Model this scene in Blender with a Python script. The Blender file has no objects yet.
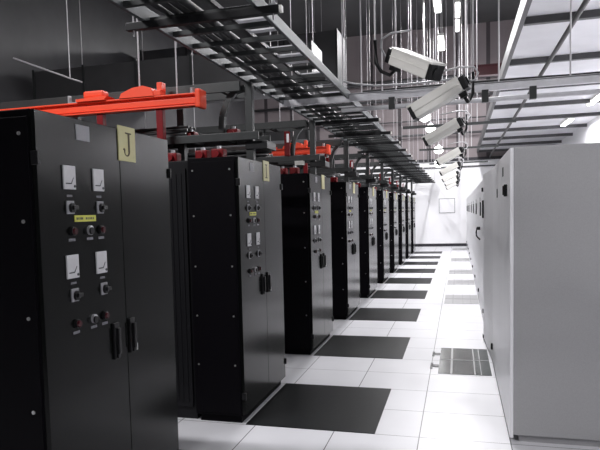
import bpy, bmesh, math, random
from mathutils import Vector, Matrix
random.seed(7)
SC = bpy.context.scene
COL = SC.collection
PI = math.pi

# ------------------------------------------------------------------ materials
def mat(name, col, rough=0.5, metal=0.0, spec=0.5, noise=0.06, scale=8.0, bump=0.0, emit=None, es=0.0, col2=None, ior=None, coat=0.0):
    m = bpy.data.materials.new(name); m.use_nodes = True
    nt = m.node_tree; b = nt.nodes['Principled BSDF']
    tc = nt.nodes.new('ShaderNodeTexCoord')
    nz = nt.nodes.new('ShaderNodeTexNoise'); nz.inputs['Scale'].default_value = scale; nz.inputs['Detail'].default_value = 4
    nt.links.new(tc.outputs['Object'], nz.inputs['Vector'])
    mx = nt.nodes.new('ShaderNodeMix'); mx.data_type = 'RGBA'
    c2 = col2 if col2 else tuple(c * (1 - noise * 2) for c in col)
    mx.inputs[6].default_value = (*col, 1); mx.inputs[7].default_value = (*c2, 1)
    nt.links.new(nz.outputs['Fac'], mx.inputs[0]); nt.links.new(mx.outputs[2], b.inputs['Base Color'])
    b.inputs['Roughness'].default_value = rough; b.inputs['Metallic'].default_value = metal
    b.inputs['Specular IOR Level'].default_value = spec
    if ior: b.inputs['IOR'].default_value = ior
    if coat: b.inputs['Coat Weight'].default_value = coat
    if bump:
        bp = nt.nodes.new('ShaderNodeBump'); bp.inputs['Strength'].default_value = bump; bp.inputs['Distance'].default_value = 0.01
        nt.links.new(nz.outputs['Fac'], bp.inputs['Height']); nt.links.new(bp.outputs['Normal'], b.inputs['Normal'])
    if emit:
        b.inputs['Emission Color'].default_value = (*emit, 1); b.inputs['Emission Strength'].default_value = es
    return m

M = dict(
    pdu   = mat('black_enamel', (.004,.0045,.0045), .19, spec=.5, noise=.15, scale=30, ior=1.25),
    pduside = mat('black_side_sheet', (.0025,.002,.0035), .6, spec=.08, noise=.2, scale=40),
    rack  = mat('charcoal_rack_sheet', (.010,.010,.012), .5, spec=.2, noise=.2, scale=60),
    blackp= mat('black_plastic', (.006,.006,.007), .4, spec=.35),
    screw = mat('bright_screw', (.62,.62,.62), .3, metal=.8),
    meter = mat('meter_dial_white', (.50,.50,.52), .5, noise=.08, scale=60),
    ink   = mat('dial_ink', (.02,.02,.025), .6),
    plate = mat('brushed_plate', (.26,.26,.28), .5, noise=.1, scale=90),
    legend= mat('engraved_legend', (.16,.16,.18), .6, noise=.3, scale=200),
    yellow= mat('yellow_tape', (.50,.50,.07), .6, noise=.08, scale=90),
    cream = mat('cream_plate', (.52,.49,.25), .5, noise=.06, scale=50),
    brown = mat('brown_letter', (.05,.035,.012), .6),
    redlamp = mat('dark_red_lens', (.05,.004,.008), .25),
    silver= mat('bright_silver', (.72,.72,.75), .3, metal=.7, noise=.05),
    galv  = mat('galvanised_steel', (.88,.88,.92), .4, metal=.1, noise=.14, scale=14),
    rod   = mat('zinc_rod', (.60,.58,.60), .4, metal=.2),
    dsteel= mat('dark_grey_steel', (.042,.046,.047), .45, metal=.1, noise=.2, scale=10),
    bsteel= mat('black_ladder_steel', (.018,.018,.02), .42, metal=.35, noise=.2, scale=12),
    rail  = mat('grey_rail_steel', (.10,.11,.115), .45, metal=.4, noise=.1, scale=12),
    cable = mat('black_cable', (.012,.012,.014), .5),
    gcable= mat('grey_conduit', (.45,.45,.47), .4, metal=.3),
    orange= mat('orange_red_enamel', (.92,.085,.035), .42, spec=.35, noise=.06, scale=9),
    red   = mat('deep_red_plastic', (.19,.004,.008), .5, spec=.25, noise=.1),
    white = mat('offwhite_enamel', (.60,.60,.62), .48, spec=.3, noise=.03, scale=4),
    wside = mat('grey_white_side_panel', (.42,.42,.43), .6, spec=.3, noise=.1, scale=160),
    camw  = mat('white_camera_housing', (.80,.79,.75), .4, noise=.03),
    mats  = mat('dark_ribbed_tile', (.012,.013,.014), .4, spec=.35, noise=.3, scale=25, ior=1.2),
    paint = mat('white_wall_paint', (.86,.86,.88), .65, noise=.02, scale=2),
    duct  = mat('dark_duct_sheet', (.10,.10,.105), .5, metal=.2, noise=.25, scale=1.5),
    maroon= mat('maroon_beam_paint', (.045,.004,.008), .5),
    ceil  = mat('dark_ceiling_sheet', (.06,.06,.062), .7, noise=.2, scale=1),
    joist = mat('grey_joist_steel', (.09,.09,.095), .5, metal=.2, noise=.15, scale=4),
    base  = mat('dark_baseboard', (.02,.018,.025), .5),
    board = mat('board_line', (.20,.20,.22), .5),
    tube  = mat('lit_tube', (.9,.9,.9), .4, emit=(1,.99,1), es=6),
    globe = mat('lit_globe', (.9,.9,.9), .4, emit=(1,.99,.99), es=4),
)

# floor: white laminated tiles with joint lines
def floor_mat():
    m = bpy.data.materials.new('white_raised_floor_tiles'); m.use_nodes = True; nt = m.node_tree; b = nt.nodes['Principled BSDF']
    tc = nt.nodes.new('ShaderNodeTexCoord'); sp = nt.nodes.new('ShaderNodeSeparateXYZ'); nt.links.new(tc.outputs['Object'], sp.inputs[0])
    def line(out, off, wd):
        a = nt.nodes.new('ShaderNodeMath'); a.operation = 'SUBTRACT'; a.inputs[1].default_value = off; nt.links.new(out, a.inputs[0])
        w = nt.nodes.new('ShaderNodeMath'); w.operation = 'PINGPONG'; w.inputs[1].default_value = .305; nt.links.new(a.outputs[0], w.inputs[0])
        l = nt.nodes.new('ShaderNodeMath'); l.operation = 'LESS_THAN'; l.inputs[1].default_value = wd; nt.links.new(w.outputs[0], l.inputs[0]); return l
    lx = line(sp.outputs['X'], -.275, .0035); ly = line(sp.outputs['Y'], 7.06, .0035)
    mxm = nt.nodes.new('ShaderNodeMath'); mxm.operation = 'MAXIMUM'; nt.links.new(lx.outputs[0], mxm.inputs[0]); nt.links.new(ly.outputs[0], mxm.inputs[1])
    nz = nt.nodes.new('ShaderNodeTexNoise'); nz.inputs['Scale'].default_value = 3; nt.links.new(tc.outputs['Object'], nz.inputs['Vector'])
    c0 = nt.nodes.new('ShaderNodeMix'); c0.data_type = 'RGBA'; c0.inputs[6].default_value = (.66,.66,.69,1); c0.inputs[7].default_value = (.60,.60,.63,1); nt.links.new(nz.outputs['Fac'], c0.inputs[0])
    c1 = nt.nodes.new('ShaderNodeMix'); c1.data_type = 'RGBA'; c1.inputs[7].default_value = (.05,.05,.06,1)
    nt.links.new(mxm.outputs[0], c1.inputs[0]); nt.links.new(c0.outputs[2], c1.inputs[6]); nt.links.new(c1.outputs[2], b.inputs['Base Color'])
    b.inputs['Roughness'].default_value = .38; b.inputs['Specular IOR Level'].default_value = .35
    return m
M['floor'] = floor_mat()

# corrugated wall cladding
def clad_mat(name, ca, cb, freq, axis='X'):
    m = bpy.data.materials.new(name); m.use_nodes = True; nt = m.node_tree; b = nt.nodes['Principled BSDF']
    tc = nt.nodes.new('ShaderNodeTexCoord'); sp = nt.nodes.new('ShaderNodeSeparateXYZ'); nt.links.new(tc.outputs['Object'], sp.inputs[0])
    w = nt.nodes.new('ShaderNodeMath'); w.operation = 'PINGPONG'; w.inputs[1].default_value = freq; nt.links.new(sp.outputs[axis], w.inputs[0])
    l = nt.nodes.new('ShaderNodeMath'); l.operation = 'LESS_THAN'; l.inputs[1].default_value = freq*.13; nt.links.new(w.outputs[0], l.inputs[0])
    nz = nt.nodes.new('ShaderNodeTexNoise'); nz.inputs['Scale'].default_value = .8; nz.inputs['Detail'].default_value = 6; nt.links.new(tc.outputs['Object'], nz.inputs['Vector'])
    c0 = nt.nodes.new('ShaderNodeMix'); c0.data_type = 'RGBA'; c0.inputs[6].default_value = (*ca,1); c0.inputs[7].default_value = (*[x*.7 for x in ca],1); nt.links.new(nz.outputs['Fac'], c0.inputs[0])
    c1 = nt.nodes.new('ShaderNodeMix'); c1.data_type = 'RGBA'; c1.inputs[7].default_value = (*cb,1)
    nt.links.new(l.outputs[0], c1.inputs[0]); nt.links.new(c0.outputs[2], c1.inputs[6]); nt.links.new(c1.outputs[2], b.inputs['Base Color'])
    b.inputs['Roughness'].default_value = .6; return m
M['clad'] = clad_mat('brown_grey_cladding', (.29,.25,.258), (.07,.06,.065), .60)
M['foil'] = mat('silver_foil_insulation', (.88,.88,.92), .45, metal=.0, noise=.22, scale=1.1, bump=.5)

# vertical brushed streaks on the grey cabinet doors
def streak_mat():
    m = bpy.data.materials.new('white_door_sheet'); m.use_nodes = True; nt = m.node_tree; b = nt.nodes['Principled BSDF']
    tc = nt.nodes.new('ShaderNodeTexCoord'); mp = nt.nodes.new('ShaderNodeMapping'); mp.inputs['Scale'].default_value = (1, 5, .15)
    nt.links.new(tc.outputs['Object'], mp.inputs[0]); nz = nt.nodes.new('ShaderNodeTexNoise'); nz.inputs['Scale'].default_value = 3; nz.inputs['Detail'].default_value = 3
    nt.links.new(mp.outputs[0], nz.inputs['Vector'])
    c0 = nt.nodes.new('ShaderNodeMix'); c0.data_type = 'RGBA'; c0.inputs[6].default_value = (.80,.80,.83,1); c0.inputs[7].default_value = (.90,.90,.92,1)
    nt.links.new(nz.outputs['Fac'], c0.inputs[0]); nt.links.new(c0.outputs[2], b.inputs['Base Color']); b.inputs['Roughness'].default_value = .36
    return m
M['wdoor'] = streak_mat()

# ------------------------------------------------------------------ mesh helpers
class MB:
    def __init__(s): s.b = bmesh.new()
    def box(s, x0, x1, y0, y1, z0, z1, bev=0, mt=None):
        g = bmesh.ops.create_cube(s.b, size=1)
        vs = g['verts']
        T = Matrix.Translation(((x0+x1)/2, (y0+y1)/2, (z0+z1)/2)) @ Matrix.Diagonal((abs(x1-x0), abs(y1-y0), abs(z1-z0), 1))
        if mt is not None: T = mt @ T
        bmesh.ops.transform(s.b, matrix=T, verts=vs)
        if bev:
            es = list({e for v in vs for e in v.link_edges})
            bmesh.ops.bevel(s.b, geom=es, offset=bev, segments=2, affect='EDGES', profile=.6)
        return s
    def cyl(s, a, c, r, r2=None, n=12, cap=True):
        a = Vector(a); c = Vector(c); d = c - a
        q = Vector((0,0,1)).rotation_difference(d.normalized()).to_matrix().to_4x4()
        bmesh.ops.create_cone(s.b, cap_ends=cap, segments=n, radius1=r, radius2=(r if r2 is None else r2), depth=d.length,
                              matrix=Matrix.Translation((a+c)/2) @ q)
        return s
    def tube(s, pts, r, n=8):
        pts = [Vector(p) for p in pts]; rings = []
        up = Vector((0,0,1))
        for i, p in enumerate(pts):
            t = (pts[min(i+1,len(pts)-1)] - pts[max(i-1,0)]).normalized()
            u = t.cross(up);
            if u.length < .05: u = t.cross(Vector((0,1,0)))
            u.normalize(); v = u.cross(t).normalized()
            rings.append([s.b.verts.new(p + u*math.cos(2*PI*k/n)*r + v*math.sin(2*PI*k/n)*r) for k in range(n)])
        for i in range(len(rings)-1):
            for k in range(n): s.b.faces.new((rings[i][k], rings[i][(k+1)%n], rings[i+1][(k+1)%n], rings[i+1][k]))
        s.b.faces.new(rings[0][::-1]); s.b.faces.new(rings[-1]); return s
    def prism(s, poly, vec, fn):   # poly of 2D points mapped by fn to 3D, extruded along vec
        a = [s.b.verts.new(Vector(fn(*p))) for p in poly]; c = [s.b.verts.new(Vector(fn(*p)) + Vector(vec)) for p in poly]
        s.b.faces.new(a); s.b.faces.new(c[::-1]); n = len(poly)
        for i in range(n): s.b.faces.new((a[i], c[i], c[(i+1)%n], a[(i+1)%n]))
        return s
    def sphere(s, c, r, sx=1, sy=1, sz=1, n=16):
        bmesh.ops.create_uvsphere(s.b, u_segments=n, v_segments=n//2+2, radius=1, matrix=Matrix.Translation(c) @ Matrix.Diagonal((r*sx, r*sy, r*sz, 1))); return s
    def out(s, name, m, parent=None, smooth=False, origin=None):
        bmesh.ops.recalc_face_normals(s.b, faces=s.b.faces)
        if origin is not None: bmesh.ops.translate(s.b, verts=s.b.verts, vec=-Vector(origin))
        me = bpy.data.meshes.new(name); s.b.to_mesh(me); s.b.free(); me.materials.append(m)
        if smooth:
            for p in me.polygons: p.use_smooth = True
        o = bpy.data.objects.new(name, me); COL.objects.link(o); o.parent = parent
        if origin is not None: o.location = origin
        return o
def bx(x0,x1,y0,y1,z0,z1,bev=0): return MB().box(x0,x1,y0,y1,z0,z1,bev)

def tag(o, label, cat, group=None):
    o['label'] = label; o['category'] = cat
    if group: o['group'] = group
    return o
def thing(name, label, cat, loc=(0,0,0), rz=0, group=None):
    o = bpy.data.objects.new(name, None); COL.objects.link(o); o.location = loc; o.rotation_euler = (0,0,rz); o.empty_display_size = .1
    return tag(o, label, cat, group)
def struct(name, mb, m):
    o = mb.out(name, m); o['kind'] = 'structure'; return o
def kids(o, allobj): return [c for c in allobj if c.parent == o]
def copy_tree(o, loc, label=None, parent=None, allobj=None):
    if allobj is None: allobj = list(COL.objects)
    c = o.copy(); COL.objects.link(c)
    if parent is not None: c.parent = parent
    else:
        c.location = loc
        if label: c['label'] = label
    for ch in kids(o, allobj): copy_tree(ch, None, None, c, allobj)
    return c

ORD = ['first','second','third','fourth','fifth','sixth','seventh','eighth','ninth','tenth','eleventh','twelfth','thirteenth','fourteenth','fifteenth','sixteenth']

# ------------------------------------------------------------------ setting
YB = 28.8
struct('floor', bx(-9, 3.6, -1.5, YB, -.12, 0), M['floor'])
struct('wall_back', bx(-9, 3.6, YB, YB+.2, 0, 3.66), M['paint'])
# cladding with real ribs above the white partition
mb = MB(); mb.box(-9, 3.6, YB+.06, YB+.2, 3.66, 9.2)
x = -9
while x < 3.55:
    mb.box(x, x+.07, YB+.045, YB+.07, 3.66, 9.2); x += .60
struct('wall_back_cladding', mb, M['clad'])
struct('wall_left', bx(-9.2, -9, -1.5, YB+.2, 0, 9.2), M['duct'])
struct('wall_right', bx(3.6, 3.8, -1.5, YB+.2, 0, 9.2), M['paint'])
struct('wall_rear', bx(-9.2, 3.8, -1.7, -1.5, 0, 9.2), M['duct'])
struct('ceiling', bx(-9.2, 3.8, -1.7, YB+.2, 9.2, 9.3), M['ceil'])
struct('ceiling_soffit', bx(.8, 3.6, -1.5, YB+.02, 3.98, 4.12), M['foil'])
struct('baseboard_back', bx(-9, .6, YB-.02, YB, 0, .12), M['base'])
struct('trim_1', bx(-9, 3.6, YB-.06, YB+.02, 3.60, 3.72), M['base'])
struct('trim_2', bx(-9, 3.6, YB-.03, YB+.02, 3.32, 3.38), M['joist'])

# floor outlines: whiteboard on the far wall
wb = tag(bx(0,.66,-.012,0,0,.62).out('wall_board', M['paint']), 'thin-framed blank white board mounted on the bright far wall', 'board')
wb.location = (-.80, YB-.001, 1.42)
mb = MB(); mb.box(0,.66,-.018,-.012,0,.022); mb.box(0,.66,-.018,-.012,.598,.62); mb.box(0,.022,-.018,-.012,.022,.598); mb.box(.638,.66,-.018,-.012,.022,.598)
mb.out('frame', M['board'], wb)

# ------------------------------------------------------------------ power cabinets on the left
W, D, H = 1.22, .41, 2.05
def letter_J():
    # serif J as stroke outline, unit box 0..1 wide, 0..1 high
    out = [(.38,1),(.98,1),(.98,.95),(.80,.935),(.80,.24)]
    for a in range(0, 181, 20):
        out.append((.50 + .30*math.cos(math.radians(a)), .24 - .24*math.sin(math.radians(a))))
    out += [(.12,.27),(.16,.33),(.26,.34),(.33,.28),(.32,.20)]
    for a in range(150, -1, -25):
        out.append((.47 + .18*math.cos(math.radians(a)), .20 - .15*math.sin(math.radians(a))))
    out += [(.63,.25),(.63,.935),(.38,.95)]
    return out
def letter_I():
    return [(.2,1),(.8,1),(.8,.93),(.6,.92),(.6,.08),(.8,.07),(.8,0),(.2,0),(.2,.07),(.4,.08),(.4,.92),(.2,.93)]

def make_pdu(label):
    t = thing('power_cabinet', label, 'cabinet', group='black power cabinets lining the left of the aisle')
    # local: x=0 front plane facing +X; y 0..W ; body to -X
    body = MB(); body.box(-D, -.022, .004, W-.004, .06, H, .004); body.box(-D+.03, -.04, .03, W-.03, 0, .06)
    body.out('body', M['pduside'], t)
    sp = bx(-D+.035, -.03, -.004, .006, .08, H-.03, .002).out('side_panel', M['pduside'], t)
    for xs in (-.368, -.068):
        for zs in (1.955, 1.61, 1.222, .84, .458):
            MB().cyl((xs, .000, zs), (xs, -.0085, zs), .0075, n=10).out('screw', M['screw'], sp)
    for k, (a, b) in enumerate(((.004, .657), (.661, W-.004))):
        d = bx(-.022, 0, a, b, .07, H-.004, .0025).out('door', M['pdu'], t)
        h0 = .52 if k == 0 else .675
        hb = MB(); hb.box(0, .012, h0, h0+.05, .94, 1.115, .004); hb.box(.012, .028, h0+.014, h0+.036, .965, 1.09, .004); hb.cyl((.0,h0+.025,.955),(.02,h0+.025,.955),.012)
        hd = hb.out('handle', M['blackp'], d)
        if k == 1: bx(.02,.0285,h0+.032,h0+.040,.95,.985).out('latch_tip', M['screw'], hd)
    for ya in (-.006, W-.012):
        for zh in (1.83, .19):
            bx(-.02, .012, ya, ya+.018, zh, zh+.055, .003).out('hinge', M['blackp'], t)
    for (ya, za) in ((.172,1.74),(.403,1.738),(.166,1.363),(.399,1.363)):
        mt_ = bx(0, .008, ya, ya+.088, za, za+.1, .002).out('meter', M['meter'], t)
        f = MB()
        f.box(.008, .0095, ya+.012, ya+.050, za+.022, za+.027)
        f.tube([(.0095, ya+.050, za+.024), (.0095, ya+.068, za+.050)], .0017, 4)
        f.out('needle', M['ink'], mt_)
        MB().cyl((.008, ya+.076, za+.014), (.011, ya+.076, za+.014), .006).out('adjuster_screw', M['ink'], mt_)
    for (ya, za) in ((.188,1.636),(.427,1.636),(.192,1.262),(.430,1.262)):
        s = bx(0, .007, ya, ya+.054, za, za+.056, .002).out('selector_switch', M['plate'], t)
        kb = MB(); kb.cyl((.007, ya+.030, za+.026), (.018, ya+.030, za+.026), .0205, n=16); kb.box(.018, .027, ya+.020, ya+.058, za+.018, za+.036, .003)
        kb.out('knob', M['blackp'], s)
    for za in (1.563, 1.165):
        for yy in (.225, .455):
            l = MB().cyl((0, yy, za), (.012, yy, za), .020, n=16).out('indicator_lamp', M['blackp'], t)
            MB().cyl((.012, yy, za), (.022, yy, za), .015, .012, n=16).out('lens', M['redlamp'], l)
        k = MB().cyl((0, .36, za), (.012, .36, za), .021, n=16).out('key_switch', M['silver'], t)
        MB().cyl((.012, .355, za-.003), (.02, .355, za-.003), .016, n=14).out('knob', M['blackp'], k)
    for za in (1.520, 1.122):
        for yy in (.195, .335, .43): bx(0, .002, yy, yy+.05, za, za+.012).out('legend_plate', M['legend'], t)
    for (ya, za) in ((.195,1.708),(.43,1.708),(.195,1.337),(.43,1.337)): bx(0, .002, ya, ya+.042, za, za+.010).out('legend_plate', M['legend'], t)
    yl = bx(0, .003, .245, .415, 1.602, 1.630).out('yellow_label', M['yellow'], t); yl['label'] = 'yellow tape label with tiny dark writing'
    f = MB(); y = .258
    for wdt in (.012,.010,.014,.010,.0,.012,.010,.012,.011,.010):
        if wdt: f.box(.003, .0036, y, y+wdt-.002, 1.611, 1.621)
        y += .0145
    f.out('print', M['ink'], yl)
    bx(0, .003, .285, .392, 1.955, 2.022).out('nameplate', M['plate'], t)
    return t

def add_sign(t, letter):
    s = bx(0.0005, .006, .645, .815, 1.892, 2.062, .001).out('letter_sign', M['cream'], t)
    s['label'] = 'cream plate at the top of the doors' + (' with a brown letter J' if letter == 'J' else '')
    if letter:
        poly = letter_J() if letter == 'J' else letter_I()
        MB().prism(poly, (.0015,0,0), lambda a, b: (.006, .675+.10*a, 1.915+.118*b)).out('letter', M['brown'], s)

pdu_labels = [
 'nearest black power cabinet, with the cream letter J sign and four white meters',
 'second black cabinet from the camera, screwed side panel facing us behind the J cabinet',
 'third black cabinet down the left, beside the nearest dark floor tile seen in full',
 'fourth black power cabinet down the left of the aisle',
 'fifth black power cabinet down the left of the aisle',
 'sixth black power cabinet counting from the J cabinet',
 'seventh black power cabinet counting from the J cabinet',
 'eighth black power cabinet counting from the J cabinet',
 'ninth black power cabinet, last but one before the far wall',
 'farthest black power cabinet, last of the left row before the far wall']
FX = -1.574
proto = make_pdu(pdu_labels[0])
pdus = [proto]
snap = list(COL.objects)
for i in range(1, 10):
    pdus.append(copy_tree(proto, (FX, 2.18+2.44*i, 0), pdu_labels[i], allobj=snap))
proto.location = (FX, 2.18, 0)
for i, t in enumerate(pdus):
    add_sign(t, 'J' if i == 0 else ('I' if i == 1 else None))

# server racks standing behind the power cabinets
def make_rack(label):
    t = thing('server_rack', label, 'rack', group='dark server racks behind the black power cabinets')
    b = MB(); b.box(-.60, 0, .05, 1.15, 0, 2.04, .004); b.out('body', M['rack'], t)
    s = MB(); s.box(-.57, -.03, .035, .05, .10, 1.98)
    for k in range(12): s.box(-.55+.043*k, -.535+.043*k, .029, .035, .14, 1.94)
    s.out('ribbed_panel', M['rack'], t)
    return t
rk = make_rack('dark server rack standing behind the second black power cabinet')
rk.location = (-1.99, 4.62, 0)
snap = list(COL.objects)
for k, w in ((-1,'nearest J-signed'), (1,'third'), (2,'fourth')):
    copy_tree(rk, (-1.99, 4.62+2.44*k, 0), 'dark server rack standing behind the %s black power cabinet' % w, allobj=snap)
for k, w in ((-1,'nearest J-signed'), (0,'second'), (1,'third'), (2,'fourth')):
    copy_tree(rk, (-2.60, 4.62+2.44*k, 0), 'middle dark server rack, second behind the %s power cabinet' % w, allobj=snap)
    copy_tree(rk, (-3.21, 4.62+2.44*k, 0), 'outermost dark server rack, third behind the %s power cabinet' % w, allobj=snap)

# ------------------------------------------------------------------ dark tiles on the aisle floor
def make_mat(label):
    b = MB(); b.box(0, .984, 0, 1.22, 0, .004)
    o = b.out('dark_floor_tile', M['mats']); tag(o, label, 'floor tile', 'dark tiles in front of the black cabinets')
    return o
ml = ['dark floor tile in front of the second black cabinet, at the bottom of the view',
 'largest dark floor tile seen whole, in front of the third black cabinet',
 'dark floor tile in front of the fourth black cabinet','dark floor tile in front of the fifth black cabinet',
 'dark floor tile in front of the sixth black cabinet','dark floor tile in front of the seventh black cabinet',
 'dark floor tile in front of the eighth black cabinet','dark floor tile in front of the ninth black cabinet',
 'farthest dark floor tile, in front of the last black cabinet']
for i in range(9):
    o = make_mat(ml[i]); o.location = (FX+.002, 4.62+2.44*i, 0.0005)

# glossy metal grating panels on the right of the aisle
def mirror_mat():
    m = mat('polished_dark_glass_tile', (.20,.225,.215), .13, metal=.45, noise=.35, scale=6, spec=.6); return m
M['glass'] = mirror_mat()
M['gframe'] = mat('grey_frame_strip', (.34,.34,.35), .5)
M['gpanel'] = mat('grey_grating_sheet', (.34,.34,.35), .3, metal=.3, noise=.15, scale=20)
gt = thing('glass_floor_panel', 'large shiny see-through floor panel with a metal cross frame, beside the nearest grey cabinets', 'floor panel', (-.20, 6.49, 0))
bx(0, .50, 0, 1.22, .0005, .004).out('glass', M['glass'], gt)
f = MB(); f.box(0,.50,.60,.62,.004,.007); f.box(.115,.135,0,1.22,.004,.007); f.box(.34,.352,0,1.22,.004,.007); f.box(.40,.408,0,1.22,.004,.007)
f.out('cross_frame', M['gframe'], gt)
bc = MB(); bc.box(-.075,0,.27,.37,.0005,.006); bc.box(-.085,-.06,.20,.44,.0005,.006); bc.box(-.075,0,.83,.93,.0005,.006); bc.box(-.085,-.06,.77,.99,.0005,.006)
bc.out('edge_bracket', M['dsteel'], gt)
for y0, y1, w in ((11.39,12.55,'second'),(14.25,15.25,'third'),(16.6,17.8,'fourth'),(20.5,21.9,'fifth'),(26.0,27.2,'farthest')):
    g = thing('metal_floor_panel', '%s grey metal floor panel along the right side of the aisle' % w, 'floor panel', (-.24, y0, 0), group='grey metal floor panels on the right side of the aisle')
    bx(0, .56, 0, y1-y0, .0005, .004).out('grating', M['gpanel'], g)
    f = MB(); f.box(0,.56,(y1-y0)/2-.01,(y1-y0)/2+.01,.004,.007); f.box(.13,.15,0,y1-y0,.004,.007); f.box(.30,.31,0,y1-y0,.004,.007); f.box(.43,.44,0,y1-y0,.004,.007)
    f.out('cross_frame', M['gframe'], g)

# ------------------------------------------------------------------ grey-white cabinets on the right
RX = .33; RW = 2.40; RH = 2.012
def make_white(label, first=False, ajar=False):
    t = thing('equipment_cabinet', label, 'cabinet', group='pale grey equipment cabinets along the right')
    b = MB(); b.box(.024, 1.0, .004, RW-.004, .05, RH, .006); b.box(.06,.96,.03,RW-.03,0,.05)
    b.out('body', M['wside'], t)
    leaf = RW/2 - .006
    for k in range(2):
        y0 = .004 + k*(leaf+.004)
        if ajar and k == 0:
            db = bx(0, .024, 0, leaf, .03, RH-.004, .004)
            d = db.out('door', M['wdoor'], t); d.location = (0, y0, 0); d.rotation_euler = (0,0,math.radians(2.2)); d['label'] = 'door leaf standing slightly ajar'
            oy = 0
        else:
            d = bx(0, .024, y0, y0+leaf, .03, RH-.004, .004).out('door', M['wdoor'], t); oy = y0
        if k == 0:
            h = MB(); h.box(-.018, 0, oy+leaf-.075, oy+leaf-.045, 1.49, 1.70, .005); h.box(-.010, 0, oy+leaf-.09, oy+leaf-.03, 1.54, 1.65, .003)
            if not first: h.out('handle', M['blackp'], d)
            else:
                h.b.free(); h = MB(); h.box(-.022, 0, oy+.25, oy+.32, 1.69, 1.775, .005); h.box(-.030,-.018, oy+.27, oy+.30, 1.70, 1.765,.003); h.out('hinge', M['blackp'], d)
                bx(-.003, 0, oy+.66, oy+.76, 1.85, 1.92).out('dark_label', M['dsteel'], d)
        else:
            bx(-.004, 0, oy+.25, oy+.33, 1.70, 1.775).out('small_label', M['dsteel'], d)
            bx(-.02, 0, oy+leaf-.10, oy+leaf-.05, .16, .22, .004).out('lower_latch', M['blackp'], d)
        if ajar and k == 0:
            c = MB(); c.box(-.01, .035, leaf-.06, leaf+.02, .035, .075); c.cyl((0,leaf-.02,.0225),(.03,leaf-.02,.0225),.0225)
            c.out('caster', M['blackp'], d)
    return t
wl = ['nearest pale grey cabinet on the right, showing its blank side and black hinge',
 'pale cabinet with a door ajar on a black caster, second on the right',
 'third pale grey cabinet from the camera on the right']
w0 = make_white(wl[0], first=True); w0.location = (RX, 4.66, 0)
w1 = make_white(wl[1], ajar=True); w1.location = (RX, 4.66+RW, 0)
w2 = make_white(wl[2]); w2.location = (RX, 4.66+2*RW, 0)
snap = list(COL.objects)
for i in range(3, 10):
    copy_tree(w2, (RX, 4.66+RW*i, 0), ('farthest pale grey cabinet on the right, next to the far wall' if i == 9 else ORD[i]+' pale grey cabinet from the camera on the right'), allobj=snap)
bx(-.03, 0, 2.28, 2.34, 1.83, 1.885, .004).out('top_latch', M['blackp'], w1)
hk = MB(); hk.tube([(0,1.50,1.28),(-.05,1.50,1.29),(-.06,1.50,1.22),(-.055,1.50,1.16),(0,1.50,1.10)], .012); hk.box(-.05,0,1.45,1.55,1.26,1.31,.004)
hk.out('pull_handle', M['blackp'], w2)

# ------------------------------------------------------------------ long cable ladder above the left cabinets
LZ = 2.75; LX0, LX1 = -1.69, -1.03
t = thing('cable_ladder', 'long black cable ladder running down the aisle above the black cabinets to the far wall', 'cable ladder', (0,0,LZ))
rb = MB(); rb.box(LX1-.012, LX1+.012, 1.2, YB, -.036, .036, .003); rb.out('side_rail', M['rail'], t)
rb = MB(); rb.box(LX0-.012, LX0+.012, 1.2, YB, -.036, .045, .003); rb.out('side_rail', M['rail'], t)
y = 1.6
while y < YB-.2:
    MB().box(LX0+.012, LX1-.012, y-.016, y+.016, -.03, -.002).out('rung', M['dsteel'], t); y += .31
# cables lying in the ladder
def cable(label, pts, r, m, name='cable', group=None, cat='cable'):
    o = MB().tube(pts, r, 8).out(name, m, smooth=True); return tag(o, label, cat, group)
for i in range(4):
    xx = LX0 + .12 + i*.055; r = random.choice((.014,.018,.022)); pts = []
    yy = 1.4
    while yy < YB-.3:
        pts.append((xx + random.uniform(-.012,.012), yy, LZ - .002 + r)); yy += .8
    cable('black cable lying lengthwise in the long cable ladder above the aisle', pts, r, M['cable'], group='cables lying in the long ladder')
# thin inner runway of bright slats
t2 = thing('slatted_cable_runway', 'narrow runway of bright slats lying on the ladder beside its aisle rail', 'cable runway', (0,0,0))
MB().box(-1.33,-1.31,2.0,9.4,LZ+.05,LZ+.075).out('side_rail', M['bsteel'], t2)
MB().box(-1.12,-1.10,2.0,9.4,LZ+.05,LZ+.075).out('side_rail', M['bsteel'], t2)
y = 2.2
while y < 9.3:
    MB().box(-1.31,-1.12,y,y+.06,LZ+.053,LZ+.063).out('slat', M['galv'], t2); y += .24
for yy in (2.1,5.6,9.2): bx(-1.34,-1.09,yy,yy+.04,LZ,LZ+.05).out('saddle', M['bsteel'], t2)

# trapeze hangers carrying the ladder
def make_trapeze(label):
    t = thing('trapeze_hanger', label, 'hanger', group='hangers carrying the long cable ladder')
    s = MB(); s.box(-1.80, -.90, -.02, .02, 2.672, 2.714, .002); s.out('strut', M['bsteel'], t); MB().box(-.90,-.885,-.018,.018,2.676,2.709).out('end_cap', M['camw'], t)
    for xx in (-1.76, -.935):
        MB().cyl((xx,0,2.64),(xx,0,9.2),.0045,n=8).out('rod', M['rod'], t)
    MB().box(-.955,-.915,-.02,.02,2.714,2.724).cyl((-.935,0,2.724),(-.935,0,2.745),.012).out('nut', M['silver'], t)
    return t
tz = make_trapeze('hanger strut on thin rods under the long cable ladder, %s from the camera' % ORD[0])
ys = [3.4] + [7.9+2.8*i for i in range(8)]
tz.location = (0, ys[0], 0)
snap = list(COL.objects)
for i, yy in enumerate(ys[1:]):
    w = ORD[i+1] + ' from the camera'
    copy_tree(tz, (0, yy, 0), 'hanger strut on thin rods under the long cable ladder, ' + w, allobj=snap)

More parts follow.
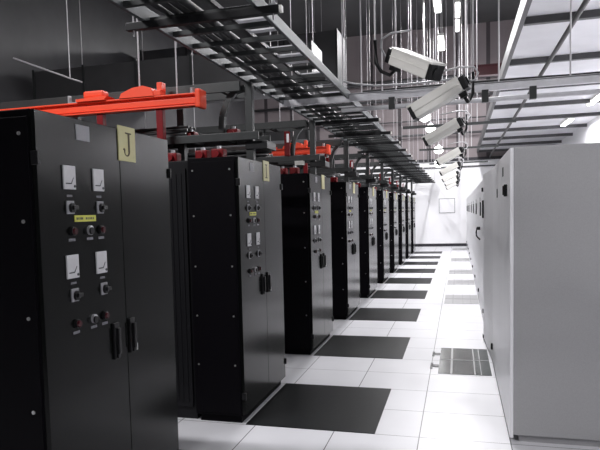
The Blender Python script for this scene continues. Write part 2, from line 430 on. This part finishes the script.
cb = thing('cross_bar', 'black cross bar bolted under the long cable ladder, first from the camera', 'bar', (0, 9.3, 0), group='cross bars under the long cable ladder')
MB().box(-1.78, -.90, -.02, .02, 2.672, 2.714, .002).out('bar', M['bsteel'], cb); MB().box(-.90,-.885,-.018,.018,2.676,2.709).out('end_cap', M['camw'], cb)
for xx in (-1.69,-1.03): MB().cyl((xx,0,2.662),(xx,0,2.672),.012).out('bolt', M['silver'], cb)
snap = list(COL.objects)
for i in range(1, 7): copy_tree(cb, (0, 9.3+2.8*i, 0), 'black cross bar bolted under the long cable ladder, %s from the camera' % ORD[i], allobj=snap)
# the long silver double strut crossing the aisle
t = thing('crossing_strut', 'bright silver double strut crossing high over the aisle behind the nearest camera', 'strut', (0, 6.45, 0))
s = MB(); s.box(-1.72, 3.58, -.025, .025, 2.690, 2.703); s.box(-1.72,3.58,-.025,-.018,2.703,2.76); s.box(-1.72,3.58,.018,.025,2.703,2.76); s.box(-1.72,3.58,-.025,.025,2.752,2.765)
s.out('channel', M['galv'], t)
MB().cyl((-1.1,0,2.61),(3.58,0,2.61),.022,n=14).out('pipe', M['galv'], t, smooth=True)
for xx in (-.61,.24,.65,1.5,2.4):
    MB().box(xx-.03,xx+.03,-.03,.03,2.585,2.70,.004).out('clamp', M['dsteel'], t)
for xx in (-1.08,-.90,-.70,-.57,-.03,.36,.96):
    MB().cyl((xx,0,2.765),(xx,0,3.98 if xx>.8 else 9.2),.007,n=8).out('rod', M['rod'], t)
cable('dark strip standing for the shadow gap along the silver strut that crosses the aisle', [(-.9,6.49,2.78),(0,6.47,2.785),(1,6.50,2.78),(2.2,6.47,2.785),(3.5,6.48,2.78)], .013, M['cable'])  # black tube drawn in place of the shadow gap on the strut
cable('pale flexible conduit sagging from the ladder rail above the silver strut', [(-1.05,6.3,2.86),(-.95,6.3,2.83),(-.75,6.3,2.795),(-.5,6.3,2.785),(-.2,6.3,2.79),(0.0,6.3,2.80)], .009, M['gcable'], 'flexible_conduit', cat='conduit')

# other crossing struts farther away over the aisle
for yy, zz, w in ((11.4,2.98,'second'),(16.3,3.02,'third'),(22.0,3.05,'farthest')):
    t = thing('crossing_strut', '%s thin dark strut crossing over the aisle beyond the silver one' % w, 'strut', (0, yy, 0), group='far struts crossing the aisle')
    MB().box(-.9, .9, -.02, .02, zz, zz+.045).out('channel', M['dsteel'], t)
    for xx in (-.75,-.35,.3):
        MB().cyl((xx,0,zz+.02),(xx,0,9.2),.008,n=6).out('rod', M['rod'], t)

# ------------------------------------------------------------------ row frames with trays over each rack row
def make_frame(label):
    t = thing('tray_frame', label, 'frame', group='dark steel tray frames over the rack rows')
    # local y=0 is row centre
    for yy in (-.17, .17):
        MB().box(-5.5, -1.71, yy-.012, yy+.012, 2.625, 2.705, .003).out('upper_rail', M['dsteel'], t)
        MB().box(-5.5, -1.56, yy-.012, yy+.012, 2.225, 2.29, .003).out('lower_rail', M['dsteel'], t)
    x = -5.2
    while x < -1.75:
        bx(x, x+.035, -.158, .158, 2.635, 2.66).out('rung', M['bsteel'], t); bx(x, x+.035, -.158, .158, 2.235, 2.26).out('rung', M['bsteel'], t); x += .30
    for (px, yy) in ((-1.655,-.10),(-2.36,.10),(-3.3,-.10)):
        MB().box(px-.032, px+.032, yy-.03, yy+.03, 2.052, 2.70, .004).out('post', M['dsteel'], t)
    # curved gusset arms reaching under the ladder
    for sgn, px in ((-1, -1.66),):
        pts = [(px-.03,-.10,2.66),(px-.12,-.10,2.64),(px-.19,-.10,2.56),(px-.235,-.10,2.44),(px-.25,-.10,2.30)]
        g = MB()
        for a, b in zip(pts[:-1], pts[1:]):
            va, vb = Vector(a), Vector(b); d = (vb-va).normalized(); n = Vector((-d.z,0,d.x))*.024
            g.prism([0,1,2,3], (0,.05,0), lambda i, va=va, vb=vb, n=n: [va+n, vb+n, vb-n, va-n][i]) if False else None
            q = [va+n, vb+n, vb-n, va-n]
            g.prism([(p.x,p.z) for p in q], (0,.05,0), lambda u, v: (u,-.12,v))
        g.out('curved_brace', M['dsteel'], t)
    MB().box(-1.69, -1.50, -.14, .14, 2.15, 2.215, .004).out('foot_channel', M['bsteel'], t)
    return t
RY = 5.30
fr = make_frame('nearest dark tray frame, standing over the second rack row'); fr.location = (0, RY, 0)
snap = list(COL.objects)
for i in range(1, 9):
    w = 'farthest dark tray frame, over the last rack row' if i == 8 else '%s dark tray frame from the camera, over the %s rack row' % (ORD[i], ORD[i+1])
    copy_tree(fr, (0, RY+2.44*i, 0), w, allobj=snap)

# cable bundles filling the lower trays
for i in range(9):
    b = MB(); random.seed(30+i)
    for k in range(11):
        r = random.choice((.018,.022,.026)); yy = -.13+.026*k; pts = []; x = -5.3; lay = (k % 3)
        zb = 2.262 + r + (.04 if lay == 1 else .085 if lay == 2 else 0)
        while x < -2.02: pts.append((x, yy+random.uniform(-.008,.008), zb+random.uniform(0,.012))); x += .22
        b.tube(pts, r, 8)
    w = 'nearest' if i == 0 else ORD[i]
    o = b.out('cable_bundle', M['cable'], smooth=True); o.location = (0, RY+2.44*i, 0); o['kind'] = 'stuff'
    tag(o, 'tangle of black cables filling the lower tray of the %s tray frame' % w, 'cables', 'cable bundles in the lower trays')

# red tap boxes, on the rack tops and trays of every row
def make_tap(label, grp):
    t = thing('tap_box', label, 'electrical box', group=grp)
    MB().box(-.05,.05,-.05,.05,0,.075,.012).out('box', M['red'], t)
    MB().cyl((0,-.05,.035),(0,-.085,.035),.028,n=14).out('plug', M['red'], t)
    MB().cyl((.0,0,.075),(.0,0,.098),.018,n=12).out('gland', M['silver'], t)
    return t
tp = make_tap('deep red tap box on top of the second black cabinet, closest to the aisle', 'red tap boxes on the cabinet tops')
tp.location = (-1.78, 4.78, 2.051)
snap = list(COL.objects)
for i in range(9):
    for j, (xx, yy) in enumerate(((-1.78,4.78),(-1.93,4.82),(-2.18,4.80),(-2.42,4.82))):
        if i == 0 and j == 0: continue
        row = 'second' if i == 0 else ORD[i+1]
        where = ['closest to the aisle','next to the first one','third from the aisle','fourth from the aisle'][j]
        if i > 2 and j > 1: continue
        zz = 2.051 if xx > -1.99 else 2.041
        if xx < -1.99 and i > 2: continue
        copy_tree(tp, (xx, yy+2.44*i, zz), 'red tap box on top of the %s black cabinet row, %s' % (row, where), allobj=snap)
def make_vert(label):
    t = thing('riser_box', label, 'electrical box', group='red riser boxes standing on the lower trays')
    MB().box(-.032,.032,-.025,.025,0,.29,.006).out('box', M['red'], t)
    MB().box(.0,.03,-.030,-.025,.16,.26).out('label_plate', M['silver'], t)
    return t
rv = make_vert('upright red box standing on the lower tray of the second tray frame'); rv.location = (-1.95, RY+2.44-.17, 2.291)
snap = list(COL.objects)
for i in range(2, 9):
    copy_tree(rv, (-1.95, RY+2.44*i-.17, 2.291), 'upright red box standing on the lower tray of the %s tray frame' % ORD[i], allobj=snap)
for xx, w in ((-1.83,'nearer the post'),(-2.22,'farther left')):
    copy_tree(tp, (xx, RY-.02, 2.2635), 'small red tap box on the lower tray of the nearest frame, %s' % w, allobj=snap)['group'] = 'red tap boxes on the nearest lower tray'

# ------------------------------------------------------------------ orange busway beams
def make_busway(label):
    t = thing('busway_beam', label, 'busway', group='orange busway beams over the racks')
    b = MB(); z0, z1 = 2.506, 2.61
    b.box(-8.0, -2.03, -.012, .012, z0+.01, z1-.01); b.box(-8.0,-2.03,-.05,.05,z1-.012,z1,.003); b.box(-8.0,-2.03,-.05,.05,z0,z0+.012,.003)
    b.box(-8.0,-2.03,-.032,-.012,z0+.022,z1-.034,.004)
    b.out('beam', M['orange'], t)
    e = MB(); e.box(-2.03,-1.985,-.075,.075,2.488,2.636,.012); e.out('end_plate', M['orange'], t)
    h = MB()
    h.prism([(-3.13,2.611),(-2.86,2.611),(-2.83,2.64),(-2.88,2.645),(-3.13,2.632)], (0,.14,0), lambda a,b_: (a,-.07,b_))
    h.box(-3.07,-2.88,-.05,.06,2.64,2.70,.018); h.out('tap_housing', M['orange'], t)
    h = MB(); h.prism([(-2.72,2.611),(-2.70,2.650),(-2.60,2.688),(-2.50,2.70),(-2.42,2.675),(-2.40,2.611)], (0,.12,0), lambda a,b_: (a,-.06,b_)); h.out('tap_housing', M['orange'], t)
    h = MB(); h.box(-2.43,-2.34,-.05,.05,2.611,2.655,.006); h.box(-2.38,-2.335,-.04,.04,2.65,2.72,.004); h.out('clip', M['orange'], t)
    for px in (-2.93, -2.37):
        c = MB(); c.box(px-.03, px+.03, -.03, .03, 2.045, 2.506, .006); c.out('drop_leg', M['red'], t)
    l = MB(); l.box(-3.24,-3.13,-.02,.02,2.611,2.622); l.box(-3.24,-3.225,-.02,.02,2.622,2.68); l.cyl((-3.16,0,2.622),(-3.16,0,2.645),.015); l.out('angle_bracket', M['silver'], t)
    for px in (-2.555, -2.215, -4.2):
        MB().cyl((px,.0,2.61),(px,.0,9.2),.0065,n=8).out('rod', M['rod'], t)
    MB().cyl((-2.08,0,2.61),(-2.08,0,2.66),.018,n=12).out('cap_bolt', M['silver'], t)
    return t
bw = make_busway('long orange busway beam in front at upper left, with end plate and tap housings'); bw.location = (0, 5.0, 0)
snap = list(COL.objects)
for i, w in enumerate(('second orange busway beam, farther back above the third black cabinet',)):
    copy_tree(bw, (.11, 5.0+4.88*(i+1), 0), w, allobj=snap)

# ------------------------------------------------------------------ security cameras over the aisle
def make_camera(label):
    t = thing('security_camera', label, 'camera', group='box security cameras in a line over the aisle')
    R = Matrix.Rotation(math.radians(-12), 4, 'Z') @ Matrix.Rotation(math.radians(-26), 4, 'Y')   # long axis local x, front at -x
    def xf(mb): bmesh.ops.transform(mb.b, matrix=R, verts=mb.b.verts); return mb
    b = MB(); b.box(-.20,.20,-.062,.062,-.06,.05,.008); b.box(-.235,.20,-.070,.070,.046,.060,.003); b.box(-.20,.20,-.066,.066,-.004,.002)
    b.box(-.20,.20,-.070,-.064,-.005,.05)
    xf(b).out('housing', M['camw'], t)
    c = MB(); c.box(-.232,-.20,-.061,.061,-.059,.046,.006); c.cyl((-.232,0,-.006),(-.238,0,-.006),.034); xf(c).out('front_window', M['blackp'], t)
    c = MB(); c.box(.20,.25,-.060,.060,-.058,.048,.012); c.box(.245,.262,-.03,.03,-.03,.03,.004); xf(c).out('rear_cap', M['blackp'], t)
    m_ = MB(); m_.box(.15,.21,-.03,.03,-.10,-.06,.004); xf(m_).out('mount_foot', M['blackp'], t)
    p = R @ Vector((.18,0,-.10))
    a = MB(); a.tube([(p.x,p.y,p.z),(p.x+.02,p.y+.03,p.z-.03),(.235,.07,p.z-.01),(.262,.09,.04),(.265,.095,.20)], .014); a.out('arm', M['blackp'], t, smooth=True)
    q = R @ Vector((.255,0,0))
    w_ = MB(); w_.tube([(q.x-.01,q.y,q.z),(q.x+.05,q.y+.01,q.z+.0),(q.x+.075,q.y+.03,q.z+.06),(q.x+.045,q.y+.06,q.z+.11),(q.x-.06,q.y+.09,q.z+.125),(q.x-.25,q.y+.12,q.z+.10)], .007); w_.out('cable', M['gcable'], t, smooth=True)
    MB().cyl((.265,.095,.19),(.265,.095,6.7),.007,n=10).out('drop_pole', M['rod'], t)
    return t
cy = [5.35, 7.9, 11.6, 15.2, 19.0, 22.6, 26.6]
cx = [-.135,-.168,-.14,-.18,-.22,-.22,-.25]
cl = ['nearest, largest white box security camera over the aisle, in front of the silver strut',
 'second white box security camera over the aisle, below the nearest one',
 'third white security camera in the line over the aisle','fourth white security camera in the line over the aisle',
 'fifth white security camera in the line over the aisle','sixth white security camera in the line over the aisle',
 'farthest tiny white security camera before the back wall']
cm = make_camera(cl[0]); cm.location = (cx[0]-.015, cy[0], 2.477)
snap = list(COL.objects)
for i in range(1, 7):
    c = copy_tree(cm, (cx[i], cy[i], 2.5), cl[i], allobj=snap)
c = copy_tree(cm, (-.29, 4.75, 2.635), 'upper left security camera, cut by the top of the photo, above the nearest one', allobj=snap)
c.rotation_euler = (0, 0, math.radians(150))

# ------------------------------------------------------------------ lamps
def lamp_globe(label, loc, r):
    t = thing('pendant_lamp', label, 'lamp', loc, group='glowing pendant lamps over the aisle')
    MB().sphere((0,0,0), r, 1, 1, .85).out('globe', M['globe'], t, smooth=True)
    MB().cyl((0,0,r*.8),(0,0,r*1.2),r*.4,r*.2).out('cap', M['silver'], t)
    MB().cyl((0,0,r*1.1),(0,0,9.2-loc[2]),.012,n=8).out('stem', M['rod'], t)
    return t
lamp_globe('nearest glowing round lamp, just below the nearest camera', (-.655, 13.9, 3.50), .12)
lamp_globe('second glowing round lamp, below and behind the first', (-.62, 15.9, 3.50), .12)
lamp_globe('third glowing round lamp, below the second security camera', (-.60, 21.8, 3.50), .15)
lamp_globe('farthest glowing round lamp, low before the back wall', (-.78, 27.8, 3.45), .18)

def strip(label, loc, L, grp, power, w=.16, along='Y', rods=True, name='real_or_added_strip', ztop=9.2):  # builds the real ladder tube and all the added fill strips
    t = thing(name, label, 'light fixture', loc, group=grp)
    if along == 'Y': a = (-w/2, w/2, -L/2, L/2)
    else: a = (-L/2, L/2, -w/2, w/2)
    MB().box(*a, .02, .08, .006).out('housing', M['camw'], t)
    MB().box(a[0]+.02, a[1]-.02, a[2]+.02, a[3]-.02, -.005, .02).out('tube', M['tube'], t)
    if rods and ztop-loc[2] > .1:
        for s in (-.4,.4):
            p = (0, s*L) if along == 'Y' else (s*L, 0)
            MB().cyl((p[0],p[1],.08),(p[0],p[1],ztop-loc[2]),.006,n=6).out('rod', M['rod'], t)
    if power:
        l = bpy.data.lights.new('real_or_added_lamp','AREA'); l.shape = 'RECTANGLE'; l.energy = power; l.color = (1,.985,1)
        l.size, l.size_y = (w, L) if along == 'Y' else (L, w)
        o = bpy.data.objects.new('real_or_added_lamp', l); COL.objects.link(o); o.location = (loc[0], loc[1], loc[2]-.012)
    return t
strip('short lit fluorescent tube seen through the rungs of the long cable ladder', (-2.02, 14.0, 3.08), .62, None, 6, .08, 'X', True)
G = 'added strip lights that brighten the aisle from above'  # added as main light for aisle, floor and back wall
for i, (xx, yy, zz, p) in enumerate(((-.4,7.3,5.8,105),(-.4,10.2,5.8,125),(-.4,14,5.8,190),(-.4,17.5,5.8,220),(.0,20.4,7.4,400),(.0,24,7.9,460))):
    strip('%s added strip light, put high above the aisle to light it' % ORD[i], (xx,yy,zz), 1.5, G, p)
strip('added fill strip overhead near the camera on the right', (1.7, .6, 3.898), 1.4, 'added fill strips under the silver ceiling', 85, rods=False)  # added to light the near cabinet's side
strip('added fill strip high above the near end of the aisle', (-.4, 1.2, 5.8), 1.5, G, 25)  # added as weak fill for the near aisle
strip('added fill strip over the nearest racks at the left', (-3.6, 2.2, 4.6), 1.5, 'added fill strips over the left racks', 200, along='X')  # added to brighten the orange beam
for i, yy in enumerate((9,12.5,16,20)): strip('%s added fill strip along the right wall under the silver ceiling' % ORD[i], (2.9,yy,3.898), 1.5, 'added fill strips under the silver ceiling', 110, rods=False)  # added so their bounce brightens the foil ceiling
strip('added fill strip high over the far left racks', (-4.5, 22, 7.4), 1.5, 'added fill strips over the left racks', 350)  # added to light the upper wall at the left
strip('added fill strip high over the near left racks', (-5.0, 8, 7.0), 1.5, 'added fill strips over the left racks', 60)  # added to lift the dark upper left

# ------------------------------------------------------------------ upper building elements
t = None
jy = YB - .30; i = 0
while jy > 1:
    o = tag(MB().box(.80, 3.6, jy-.05, jy+.05, 3.89, 3.98, .004).out('ceiling_joist', M['joist']), 'grey steel joist crossing under the silver right-hand ceiling, one of an even row', 'joist', 'joists under the silver ceiling')
    jy -= 2.44; i += 1
tag(MB().box(.74,.80,-1.5,YB,3.91,4.12).out('edge_beam', M['joist']), 'long grey edge beam along the open side of the silver ceiling', 'beam')
cable('dark conduit running lengthwise below the silver right-hand ceiling', [(1.27,.5,3.71),(1.27,8,3.71),(1.27,15,3.71),(1.25,22,3.70),(1.24,28.78,3.70)], .03, M['cable'], 'dark_conduit', cat='conduit')
b = tag(MB().box(.36,1.38,19.95,20.05,5.40,5.66).box(.36,1.38,19.88,20.12,5.38,5.40).box(.36,1.38,19.88,20.12,5.66,5.68).out('maroon_beam', M['maroon']), 'dark maroon steel beam high at the back beyond the crossing strut', 'beam')
# horizontal pipes on cladding
for z_, r_, w in ((4.75,.045,'lowest'),(5.35,.03,'second'),(6.28,.06,'third'),(7.05,.11,'topmost')):
    tag(MB().cyl((-8.9,YB-.16,z_),(.74 if z_ < 4.2 else 3.55,YB-.16,z_),r_,n=12).out('wall_pipe', M['duct'], smooth=True), '%s dark horizontal pipe on the brown ribbed upper back wall' % w, 'pipe', 'pipes on the upper back wall')
# dark ducts on the upper left
def duct(label, x0,x1,y0,y1,z0,z1):
    t = thing('air_duct', label, 'duct', ((x0+x1)/2,(y0+y1)/2,z0), group='dark ducts at the upper left')
    w=(x1-x0)/2; d=(y1-y0)/2
    MB().box(-w,w,-d,d,0,z1-z0,.02).out('shell', M['duct'], t)
    n = max(1,int((x1-x0)/1.2))
    for k in range(n+1):
        xx = -w + k*(2*w/n); bx(xx-.025,xx+.025,-d-.03,d+.03,-.03,z1-z0+.03).out('flange', M['dsteel'], t)
    for s in (-.7,.7):
        MB().cyl((s*w,0,z1-z0),(s*w,0,9.2-z0),.01,n=6).out('rod', M['rod'], t)
    return t
duct('wide dark air duct across the top left behind the orange beam', -8.6,-2.6,12.0,12.9,4.05,4.75)
duct('higher dark air duct behind the first, farther back on the left', -8.6,-3.0,17.0,18.2,4.9,6.3)
duct('low dark air duct far back above the left racks', -8.6,-3.4,15.2,15.9,3.35,3.75)
t = thing('thin_pipe', 'thin pale pipe slanting across the top left corner on a hanging rod', 'pipe', (-4.25,6.6,3.22))
MB().tube([(-.75,0,.30),(0,0,.0),(.154,0,-.055)], .009).out('pipe', M['rod'], t)
MB().cyl((0,0,0),(0,0,5.98),.006,n=8).out('rod', M['rod'], t)
t = thing('small_white_box','small white box under the tray above the third black cabinet','box',(-1.80, 7.56, 2.225))  # plain white block under the lower tray
MB().box(-.05,.05,-.05,.05,-.05,0,.003).out('plate', M['camw'], t)

# ------------------------------------------------------------------ world, camera
w = bpy.data.worlds.new('World'); SC.world = w; w.use_nodes = True
w.node_tree.nodes['Background'].inputs[0].default_value = (.5,.5,.55,1); w.node_tree.nodes['Background'].inputs[1].default_value = .02

f, yaw, pitch, roll, pcx, pcy, ch = 647.41, .2996, -.0727, -.0273, 259.35, 260.68, 1.6165
fw = Vector((-math.sin(yaw)*math.cos(pitch), math.cos(yaw)*math.cos(pitch), math.sin(pitch)))
r = Vector((math.cos(yaw), math.sin(yaw), 0)); u = r.cross(fw)
r2 = math.cos(roll)*r + math.sin(roll)*u; u2 = -math.sin(roll)*r + math.cos(roll)*u
cd = bpy.data.cameras.new('camera'); cam = bpy.data.objects.new('camera', cd); COL.objects.link(cam)
mw = Matrix((( r2.x,u2.x,-fw.x,0),(r2.y,u2.y,-fw.y,0),(r2.z,u2.z,-fw.z,ch),(0,0,0,1)))
cam.matrix_world = mw
cd.sensor_width = 36; cd.lens = f/600*36; cd.shift_x = (300-pcx)/600; cd.shift_y = (pcy-225)/600; cd.clip_start = .05
SC.camera = cam
vs = SC.view_settings; vs.view_transform = 'Standard'; vs.look = 'None'; vs.gamma = 1; vs.use_curve_mapping = False; vs.exposure = 0.06
